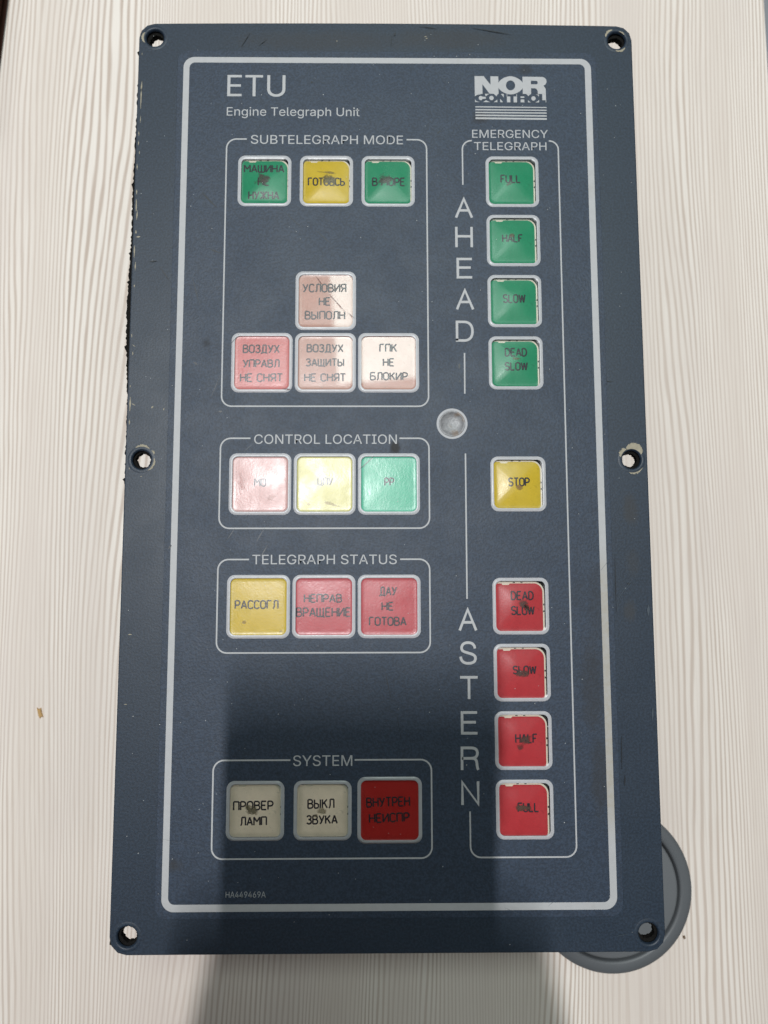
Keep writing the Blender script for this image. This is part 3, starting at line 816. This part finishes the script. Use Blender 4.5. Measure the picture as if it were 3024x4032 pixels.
for (x, y, l, w, a) in ((2.2, 268, 1.8, .6, .1), (2.6, 200.8, 1.5, .4, -.5), (9.8, 199.8, 1.1, .6, .8), (14.2, 199, 1.0, .4, 1.3), (2.0, 224, 1.6, .3, -.6),
                        (4.0, 113.5, 1.4, .5, 0), (3.2, 88, 1.2, .35, 0), (116, 353.2, 1.2, .4, .3), (116.4, 352.4, 1.0, .35, .3), (80, 351, .7, .45, 0), (6.3, 172.9, .5, .4, 0)):
    streak(bm, x, y, l, w, a, .03)
me = bpy.data.meshes.new('paint_chips'); bm.to_mesh(me); bm.free()
def merge_into(o, me, m):
    bm2 = bmesh.new(); bm2.from_mesh(o.data); n0 = len(bm2.faces); bm2.from_mesh(me); bm2.faces.ensure_lookup_table()
    for f in bm2.faces[n0:]: f.material_index = len(o.data.materials)
    bm2.to_mesh(o.data); bm2.free(); o.data.materials.append(m); bpy.data.meshes.remove(me)
merge_into(face, me, M_chip)
bm = bmesh.new()
for (x, y, l, w, a, bd) in ((43, 351, 6.5, .35, 1.05, 0), (50, 350, 4, .25, .7, 0), (102, 351, 4.5, .35, 1.5, .01), (103.5, 354, 1.4, .8, 1.3, 0), (143, 355.5, 16, .45, -.18, 0), (117, 357, 8, .3, -.1, 0),
                            (13, 253, 8, .5, -.95, 0), (8.5, 258, 3, .5, .1, 0), (39, 318, 1, .6, 0, 0), (25.5, 246, 12, .35, -1.3, .01), (30, 283, 9, .7, -.8, 0), (33, 262, 6, .5, -.35, 0),
                            (34, 208, 9, .3, 1.2, 0), (40.5, 226, 7, .25, .9, 0), (62, 276, 13, .3, -.75, 0), (75, 268, 9, .3, -.75, 0), (52, 150.5, 6, .35, 1.05, 0), (41, 151, 5, .3, 1.0, 0), (53.5, 144.5, 5, .4, 1.05, 0), (18, 146, 2, .8, .9, 0),
                            (76, 255, 4, .2, -.8, 0), (100, 95, 12, .3, -1.35, .02), (104, 80, 9, .2, -1.4, 0), (128, 216, 2.2, .9, 1.5, 0), (128.2, 210, .9, .7, 0, 0), (186, 210, 3, .3, -.1, 0), (173, 286, 1.5, .35, 1.4, 0), (26, 217, 2, .9, -.6, 0), (36, 198, 1.4, 1.0, 0, 0),
                            (59.5, 63.2, 1.0, .6, 0, 0), (43, 318.6, 1, .5, 0, 0), (121, 312, 2, .7, .7, 0), (162, 326.5, 1, .8, 1, 0), (187, 60, 4, .7, 1.5, 0), (186.2, 70, 12, .5, 1.55, 0), (186.0, 132, 22, .35, 1.56, 0), (191, 132, 1.5, 1, 0, 0), (70, 333, 1, 1, 0, 0)):
    streak(bm, x, y, l, w, a, .30, bd)
me = bpy.data.meshes.new('dark_scuffs'); bm.to_mesh(me); bm.free()
merge_into(overlay, me, M_scr)
bm = bmesh.new()
for (x, y, l, w, a, bd) in ((198.0, 122, 4.0, 1.0, 1.5, 0), (199.0, 96, 1.6, .4, 1.5, 0), (198.2, 84, 4.8, .8, 1.5, 0), (28, 38, 22, .10, -.22, 0), (108, 244.5, 8, .14, -.4, 0), (113, 238, 6, .12, -.5, 0), (189.5, 130, 12, .15, .9, .03), (186.5, 124, 7, .14, 1.45, .02), (183, 140, 8, .12, .9, 0), (146, 14, 9, .15, -.4, 0), (160, 18, 6, .12, .7, 0), (92, 178, 8, .3, .75, 0), (47, 184, 5, .3, .7, 0), (184, 6, 5, .2, .15, 0)):
    streak(bm, x, y, l, w, a, .31, bd)
me = bpy.data.meshes.new('pale_scratches'); bm.to_mesh(me); bm.free()
merge_into(overlay, me, M_scrl)
bm = bmesh.new()
for _ in range(210):
    x, y = random.uniform(2, 198), random.uniform(2, 356)
    streak(bm, x, y, random.uniform(.18, .42), random.uniform(.15, .36), random.uniform(0, 3), .31 if 16 < x < 185 and 13 < y < 346 else .05)
me = bpy.data.meshes.new('pale_specks'); bm.to_mesh(me); bm.free()
merge_into(overlay, me, M_dust)

# dark curved scar across one lamp window
M_scar = simple('red_brown_scar', (.10, .03, .03), .5)
for q in ((80.5, 241.3, 9.5, .28, -.85, .52, .02), (86, 236.2, 4, .18, -.7, .52), (73.5, 250.2, 4.5, .22, -.95, .62), (61.2, 206.8, 3.0, .45, -.1, .62)):
    bm = bmesh.new(); streak(bm, *q)
    me = bpy.data.meshes.new('scar'); bm.to_mesh(me); bm.free()
    link('scar', me, M_scar, panel, PO)

# ------------------------------------------------------------------ loose bits on the desk
def chip_thing(name, x, y, l, w, h, rot, m, label, cat):
    bm = bmesh.new()
    pts = [(-.5, -.2), (-.3, -.5), (.2, -.35), (.5, -.45), (.42, .1), (.5, .4), (-.1, .32), (-.45, .5)]
    vs0 = [bm.verts.new((p[0] * w * MM, p[1] * l * MM, 0)) for p in pts]
    vs1 = [bm.verts.new((p[0] * w * .8 * MM, p[1] * l * .85 * MM, h * random.uniform(.6, 1) * MM)) for p in pts]
    n = len(pts)
    for i in range(n): bm.faces.new((vs0[i], vs0[(i + 1) % n], vs1[(i + 1) % n], vs1[i]))
    bm.faces.new(vs1)
    me = bpy.data.meshes.new(name); bm.to_mesh(me); bm.free()
    o = link(name, me, m, None, (x * MM, y * MM, (Z_TABLE + .02) * MM)); o.rotation_euler = (0, 0, rot)
    tag(o, label, cat)
chip_thing('wood_chip', -53.5, 75.2, 5.2, 2.0, .7, .25, simple('tan_chip', (.48, .30, .13), .7, .3, .2), 'tiny tan wood chip lying on the desk left of the panel', 'wood chip')
chip_thing('dirt_crumb', 229.3, -21.2, 1.7, 1.1, .6, .3, simple('brown_crumb', (.16, .11, .07), .9), 'tiny brown crumb on the desk at the rim of the round grommet', 'crumb')

# dark brown object of guessed kind, shaped like a wallet, just reaching into view
wal = empty('dark_brown_object', (-89.2 * MM, 340 * MM, Z_TABLE * MM)); wal.rotation_euler = (0, 0, math.radians(-4.1))
tag(wal, 'dark brown flat object lying at the far left corner of the desk', 'wallet')
M_lea = simple('dark_brown_matte', (.05, .019, .012), .8, .15, .3, 300, (500, .4, .0004))
link('cover', plate_mesh([rrect(-90, 0, 0, 115, 5, 6)], 7.5, 9.5, .8), M_lea, wal)
link('cover', plate_mesh([rrect(-90, 0, 0, 115, 5, 6)], .1, 2.1, .8), M_lea, wal)
link('pages', plate_mesh([rrect(-88, 2, -1.5, 113, 4, 6)], 2.15, 7.45, .3), M_lea, wal)

# ------------------------------------------------------------------ the phone that took the picture (throws the shadow over the lower half)
ph = empty('smartphone')
ph.matrix_world = Matrix.Translation(CAM * MM) @ CAMR.to_4x4()
tag(ph, 'black smartphone in a case held flat above the control panel', 'smartphone')
M_case = simple('black_case', (.015, .015, .016), .5)
M_scrn = simple('dark_glass', (.01, .01, .012), .08)
link('body', plate_mesh([rrect(-82, -152, 3.6, 9.0, 9, 8)], 3.0, 13.5, 2.0), M_case, ph)
link('screen', plate_mesh([rrect(-76.5, -149, .6, 6.0, 6, 8)], 13.52, 13.8), M_scrn, ph)
for (x, y) in ((-.0, 0), (0, -20), (-17, -10)):
    link('lens_ring', lathe([(8.0, 3.0), (8.0, 1.0), (6.2, 1.0), (6.0, 2.6), (0, 2.6)], 32, (x - .0, y)), M_scrn, ph)

# the hand holding it, just outside the picture
me = bpy.data.meshes.new('hand_skeleton')
V = [(-112, -340, 46, 32), (-104, -200, 24, 23), (-97, -142, 9, 18), (-95, -108, 5, 15),
     (-91, -73, 4, 9.5), (-88, -71, -6, 8.5), (-66, -68, -6, 7.6), (-46, -65, -5, 6.6),
     (-92, -92, 3, 9.5), (-88, -91, -6, 8.8), (-62, -88, -6, 7.8), (-40, -85, -5, 6.8),
     (-92, -111, 3, 9.3), (-89, -110, -6, 8.5), (-65, -108, -6, 7.6), (-46, -106, -5, 6.6),
     (-94, -129, 4, 8.6), (-90, -129, -5, 7.6), (-70, -128, -5, 6.8), (-56, -127, -4.5, 6.0),
     (-90, -128, 20, 12), (-80, -104, 25, 9.6), (-64, -82, 22.5, 8.2)]
ED = [(0, 1), (1, 2), (2, 3), (3, 4), (4, 5), (5, 6), (6, 7), (3, 8), (8, 9), (9, 10), (10, 11), (3, 12), (12, 13), (13, 14), (14, 15), (2, 16), (16, 17), (17, 18), (18, 19), (2, 20), (20, 21), (21, 22)]
me.from_pydata([tuple(q * MM for q in v[:3]) for v in V], ED, [])
ob = bpy.data.objects.new('hand_skeleton', me); col.objects.link(ob)
sk = ob.modifiers.new('skin', 'SKIN'); ob.modifiers.new('sub', 'SUBSURF').levels = 2
for q, v in zip(me.skin_vertices[0].data, V): q.radius = (v[3] * MM, v[3] * MM)
me.skin_vertices[0].data[2].use_root = True
hm = dg_mesh(ob); bpy.data.objects.remove(ob)
for p_ in hm.polygons: p_.use_smooth = True
hm2 = hm.copy(); hm2.transform(Matrix.Translation((-78.4 * MM, 0, 0)) @ Matrix.Diagonal((-1, 1, 1, 1))); hm2.flip_normals()
hand = link('hand', hm, simple('skin', (.50, .29, .21), .5, .4, .08, 90))
hand.matrix_world = ph.matrix_world @ Matrix.Translation((3 * MM, 0, 0))
tag(hand, 'bare left hand gripping the long edge of the black smartphone above the panel', 'hand')

hand2 = link('hand', hm2, hand.data.materials[0]); hand2.matrix_world = ph.matrix_world.copy()
tag(hand2, 'bare right hand gripping the long edge of the black smartphone above the panel', 'hand')

# ------------------------------------------------------------------ render
scene.render.engine = 'CYCLES'
scene.render.resolution_x = 768; scene.render.resolution_y = 1024
scene.cycles.transparent_max_bounces = 16
